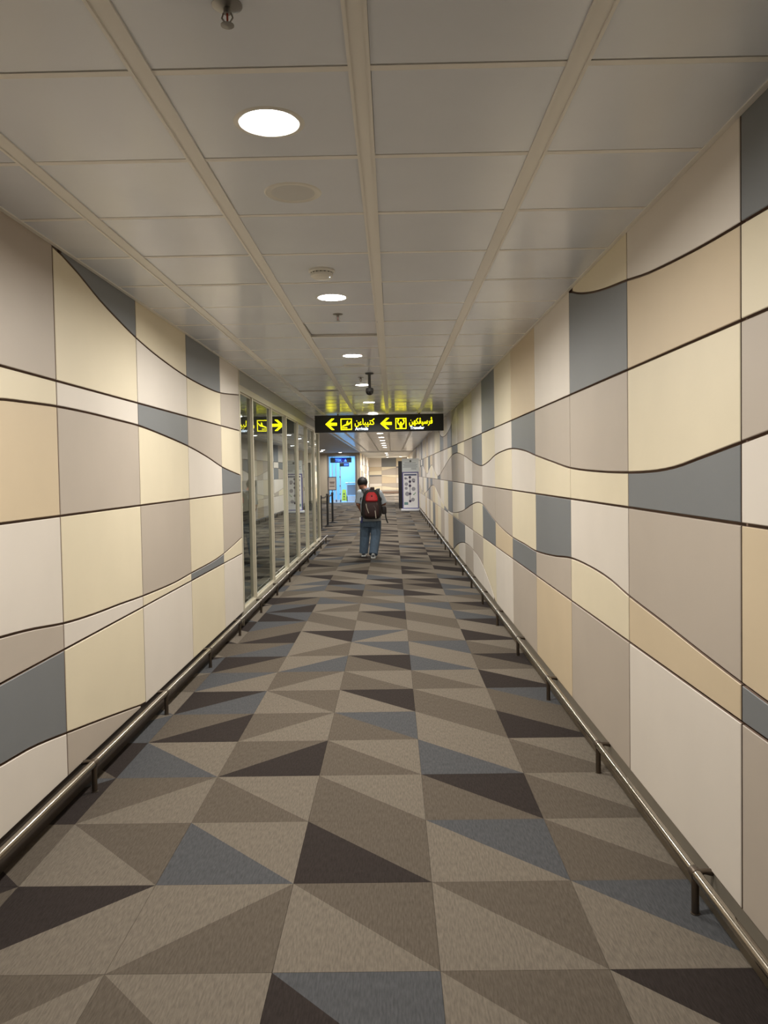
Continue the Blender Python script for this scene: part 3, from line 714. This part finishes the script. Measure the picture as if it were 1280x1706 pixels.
def hand(mb, wv, d, side):
    wv, d = Vector(wv), Vector(d).normalized(); up = Vector((0, 0, 1)); lat = d.cross(up).normalized(); nrm = lat.cross(d).normalized()
    palm = wv+d*.055
    mb.ball(wv+d*.02, .029, 12); mb.ball(palm, .040, 14, sc=(.9, 1.0, .75))
    mb.tube([wv, palm+d*.02], [.027, .034], 12)
    for k, (off, ln) in enumerate(((-.027, .066), (-.009, .074), (.009, .070), (.027, .056))):
        p0 = palm+d*.025+lat*off; p1 = p0+d*ln*.45; p2 = p1+(d*.6-nrm*.8).normalized()*ln*.3; p3 = p2+(d*.05-nrm).normalized()*ln*.25
        mb.tube([p0, p1, p2, p3], [.0095, .009, .0085, .007], 8); mb.ball(p3, .007, 8)
    t0 = wv+d*.03+lat*side*.028; t1 = t0+(d*.6+lat*side*.7).normalized()*.034; t2 = t1+(d*.9-nrm*.3).normalized()*.028
    mb.tube([t0, t1, t2], [.012, .011, .008], 8); mb.ball(t2, .008, 8)
hand(b, LW, (.45, .80, -.25), 1); hand(b, RW, (-.55, .80, .1), -1)
HL, HR = (-.090, .0, .68), (.095, .0, .68)
KL, KR = (-.118, .10, .40), (.092, -.01, .39)
AL, AR = (-.150, .14, .085), (.045, -.20, .10)
limb(b, [HL, KL, AL], [.085, .058, .040]); limb(b, [HR, KR, AR], [.085, .058, .040])
for a in (AL, AR): b.tube([a, (a[0], a[1]+.10, .045)], [.038, .032], 12)
body = b.build('body', skin, pe); remesh(body, .0065, 2)
# hair cap
b = MB(); b.ball(hd+Vector((.0, -.010, .036)), .1005, 28, sc=(1.0, 1.05, .98), rot=(R(-24), R(-10), 0))
b.ball(hd+Vector((.002, -.045, .010)), .068, 20, sc=(1.1, .8, .9)); b.ball(hd+Vector((-.01, .06, .060)), .05, 16, sc=(1.2, .9, .6))
rr = random.Random(3)
for k in range(46):
    t = rr.uniform(0, 2*math.pi); ph = rr.uniform(.1, 1.2); dv = Vector((math.sin(ph)*math.cos(t)*1.0, math.sin(ph)*math.sin(t), math.cos(ph)*1.12))
    b.ball(hd+Vector((0, -.012, .034))+dv*.090, .016, 8)
hair = b.build('hair', m_hair, pe); remesh(hair, .006, 2)
# trim hair below the hairline in front (face side stays clear)
bm = bmesh.new(); bm.from_mesh(hair.data)
dl = [v for v in bm.verts if (v.co.y-hd.y) > .035 and (v.co.z-hd.z) < .022+.2*(.10-(v.co.y-hd.y))]
bmesh.ops.delete(bm, geom=dl, context='VERTS'); bm.to_mesh(hair.data); bm.free()
# shirt
b = MB()
b.rings([((.008, 0, .690), .196, .135), ((.008, 0, .74), .196, .138), ((.004, 0, .90), .190, .134), ((-.002, -.005, 1.05), .198, .134), ((-.008, -.015, 1.16), .204, .122), ((-.02, -.01, 1.225), .165, .098), ((-.035, -.0, 1.262), .095, .075), ((-.055, .01, 1.290), .064, .060)], 28)
for S_, E_, q in ((LS, LE, .93), (RS, RE, .98)):
    e2 = Vector(S_).lerp(Vector(E_), q); b.tube([S_, Vector(S_).lerp(Vector(E_), .5), e2], [.074, .070, .068], 18); b.ball(S_, .074, 16)
shirt = b.build('shirt', m_shirt, pe); remesh(shirt, .008, 3)
b = MB(); b.tube([(-.052, .0, 1.272), (-.066, .012, 1.305)], [.068, .060], 20, cap=False); b.build('collar', mat('collar_pattern', (120, 124, 140), .8, noise=.8, nscale=(70, 70, 70)), pe, smooth=True)
# trousers
b = MB(); b.rings([((.004, 0, .58), .180, .125), ((.006, 0, .66), .186, .128), ((.006, 0, .735), .180, .124)], 28)
for H_, K_, A_ in ((HL, KL, AL), (HR, KR, AR)):
    a2 = Vector(A_); a2.z = .065
    b.tube([Vector(H_)+Vector((0, 0, .01)), Vector(H_).lerp(Vector(K_), .5), K_, Vector(K_).lerp(a2, .55), a2], [.112, .104, .094, .088, .084], 20)
tro = b.build('trousers', m_jean, pe); remesh(tro, .009, 3)
for A_, yaw in ((AL, 8), (AR, -6)):
    s = MB(); c, n_ = Vector((A_[0], A_[1]+.055, 0)), 20
    prof = [(-.13, .028), (-.12, .040), (-.06, .044), (.0, .042), (.07, .050), (.11, .044), (.14, .022)]
    def sole(z0, z1, ex, mi=0):
        out = [(c.x+w_+ex if 1 else 0, 0) for _, w_ in prof]
        L_ = [(c.x-w_-ex, c.y+y) for y, w_ in prof]; R_ = [(c.x+w_+ex, c.y+y) for y, w_ in reversed(prof)]; pl = L_+R_; n = len(pl)
        s.add([(x, y, z0) for x, y in pl]+[(x, y, z1) for x, y in pl], [tuple(range(n)), tuple(range(n, 2*n))]+[(k, (k+1) % n, n+(k+1) % n, n+k) for k in range(n)], mi)
    lift = .0 if A_ is AL else .0
    sole(.002, .026, .003)
    sh_ = s.build('shoe_sole', m_shoe, pe, bevel=.003)
    s = MB(); s.rings([((c.x, c.y+.0, .022), .044, .132), ((c.x, c.y-.004, .045), .042, .122), ((c.x, c.y-.03, .075), .038, .088), ((c.x, c.y-.05, .105), .036, .058), ((c.x, c.y-.055, .12), .034, .05)], 24)
    s.build('shoe', m_shoe, pe, smooth=True)
    s = MB(); s.box(c.x-.022, c.x+.022, c.y-.136, c.y-.122, .03, .07); s.build('heel_patch', m_sole, pe, bevel=.004)
    s = MB(); s.tube([(c.x-.02, c.y+.02, .079), (c.x+.02, c.y+.03, .079)], .003, 6); s.tube([(c.x-.02, c.y+.04, .072), (c.x+.02, c.y+.05, .072)], .003, 6); s.build('laces', m_sole, pe)

# backpack and the pouch
bk_s = (1.13, 1.0, 1.02)
m_bag = mat('bag_black', (38, 33, 33), .7, noise=.2, nscale=(60, 60, 60), bump=.3, bscale=60); m_bagb = mat('bag_brown', (58, 38, 36), .7, noise=.15, nscale=(50, 50, 50))
m_red = mat('bag_red', (196, 40, 46), .6, noise=.12, nscale=(30, 30, 30), bump=.2, bscale=30); m_zip = mat('zip_pale', (190, 180, 165), .5); m_strap = mat('strap_black', (24, 26, 26), .7)
bk = empty('backpack', (-.405, 14.82-.15, .745), label='black backpack with a bright red top pocket on the person\'s back', cat='backpack'); bk.scale = bk_s
b = MB()
b.rings([((.005, -.10, .0), .105, .06, 0, 0, 3), ((.005, -.105, .03), .150, .095, 0, 0, 3), ((.008, -.11, .12), .170, .115, 0, 0, 3), ((.010, -.105, .28), .168, .110, 0, 0, 3), ((.012, -.10, .40), .150, .098, 0, 0, 3), ((.012, -.09, .49), .118, .08, 0, 0, 3), ((.012, -.08, .535), .075, .05, 0, 0, 3)], 32)
main = b.build('main_compartment', m_bag, bk, smooth=True)
b = MB(); b.rings([((.012, -.195, .040), .095, .030, 0, 0, 3), ((.012, -.215, .075), .118, .045, 0, 0, 3), ((.014, -.222, .20), .122, .050, 0, 0, 3), ((.014, -.212, .30), .110, .040, 0, 0, 3), ((.014, -.200, .325), .09, .02, 0, 0, 3)], 28)
fp = b.build('front_pocket', m_bagb, bk, smooth=True)
b = MB(); b.rings([((.014, -.195, .325), .090, .030, 0, 0, 2.6), ((.014, -.205, .345), .102, .042, 0, 0, 2.6), ((.014, -.195, .40), .100, .045, 0, 0, 2.4), ((.012, -.172, .455), .082, .042, 0, 0, 2.2), ((.012, -.150, .495), .050, .030)], 28)
rp = b.build('red_pocket', m_red, bk, smooth=True)
MB().ball((.018, -.238, .425), .012, 10, sc=(1, .5, 1.3)).build('pull_tab', m_strap, rp)
b = MB(); b.tube([(-.078, -.245, .285), (-.068, -.268, .22), (-.050, -.272, .16), (-.035, -.270, .115)], .006, 8); b.build('zip', m_zip, bk, smooth=True)
b = MB(); b.tube([(.070, -.262, .16), (.076, -.270, .10), (.082, -.250, .02)], .008, 8); b.build('zip', m_zip, bk, smooth=True)
b = MB(); b.tube([(.045, -.255, .26), (.075, -.272, .205), (.082, -.27, .16)], .004, 8); b.tube([(.10, -.245, .31), (.105, -.25, .2), (.10, -.24, .1)], .005, 8); b.build('piping', mat('piping_grey', (95, 88, 84), .6), bk, smooth=True)
b = MB(); b.box(-.010, .062, -.10, -.05, .53, .585); b.build('top_handle', m_bagb, bk, bevel=.012)
for s, X in ((-1, -.115), (1, .115)):
    b = MB(); pts = [(X*.75, -.02, .46), (X*.95, .035, .535), (X*1.08-.01, .13, .545), (X*1.15-.01, .215, .49), (X*1.2, .245, .36), (X*1.25, .235, .20), (X*1.30, .13, .12), (X*1.2, .0, .07)]
    b.tube(pts, .034, 10, flat=.32); b.build('shoulder_strap', m_strap, bk, smooth=True)
    b = MB(); b.tube([(s*.158, -.10, .40), (s*.176, -.13, .36), (s*.17, -.16, .33)], .007, 8); b.box(s*.165-.012, s*.165+.012, -.20, -.16, .36, .39); b.build('compression_buckle', m_strap, bk)
b = MB(); b.rings([((.215, -.03, .08), .030, .03, 0, 0, 3), ((.218, -.03, .10), .038, .045, 0, 0, 3), ((.215, -.03, .19), .040, .048, 0, 0, 3), ((.210, -.03, .225), .032, .035, 0, 0, 3)], 20)
b.build('side_pouch', m_bag, bk, smooth=True)
b = MB(); b.tube([(.175, -.05, .10), (.218, -.03, .12)], .014, 8, flat=.5); b.tube([(.235, -.05, .13), (.240, -.055, .04), (.252, -.055, -.02), (.275, -.06, -.085)], .011, 8, flat=.5); b.build('dangling_strap', m_strap, bk, smooth=True)
idc = empty('key_pouch', (-.590, 14.665, .70), label='small white and blue tag hanging at the person\'s left hip', cat='tag')
MB().box(-.018, .022, -.008, .008, -.03, .085).build('blue_cover', mat('tag_blue', (40, 46, 110), .5), idc, bevel=.004)
MB().box(-.040, -.010, -.014, -.006, .01, .075).build('white_card', m_white, idc, bevel=.003)
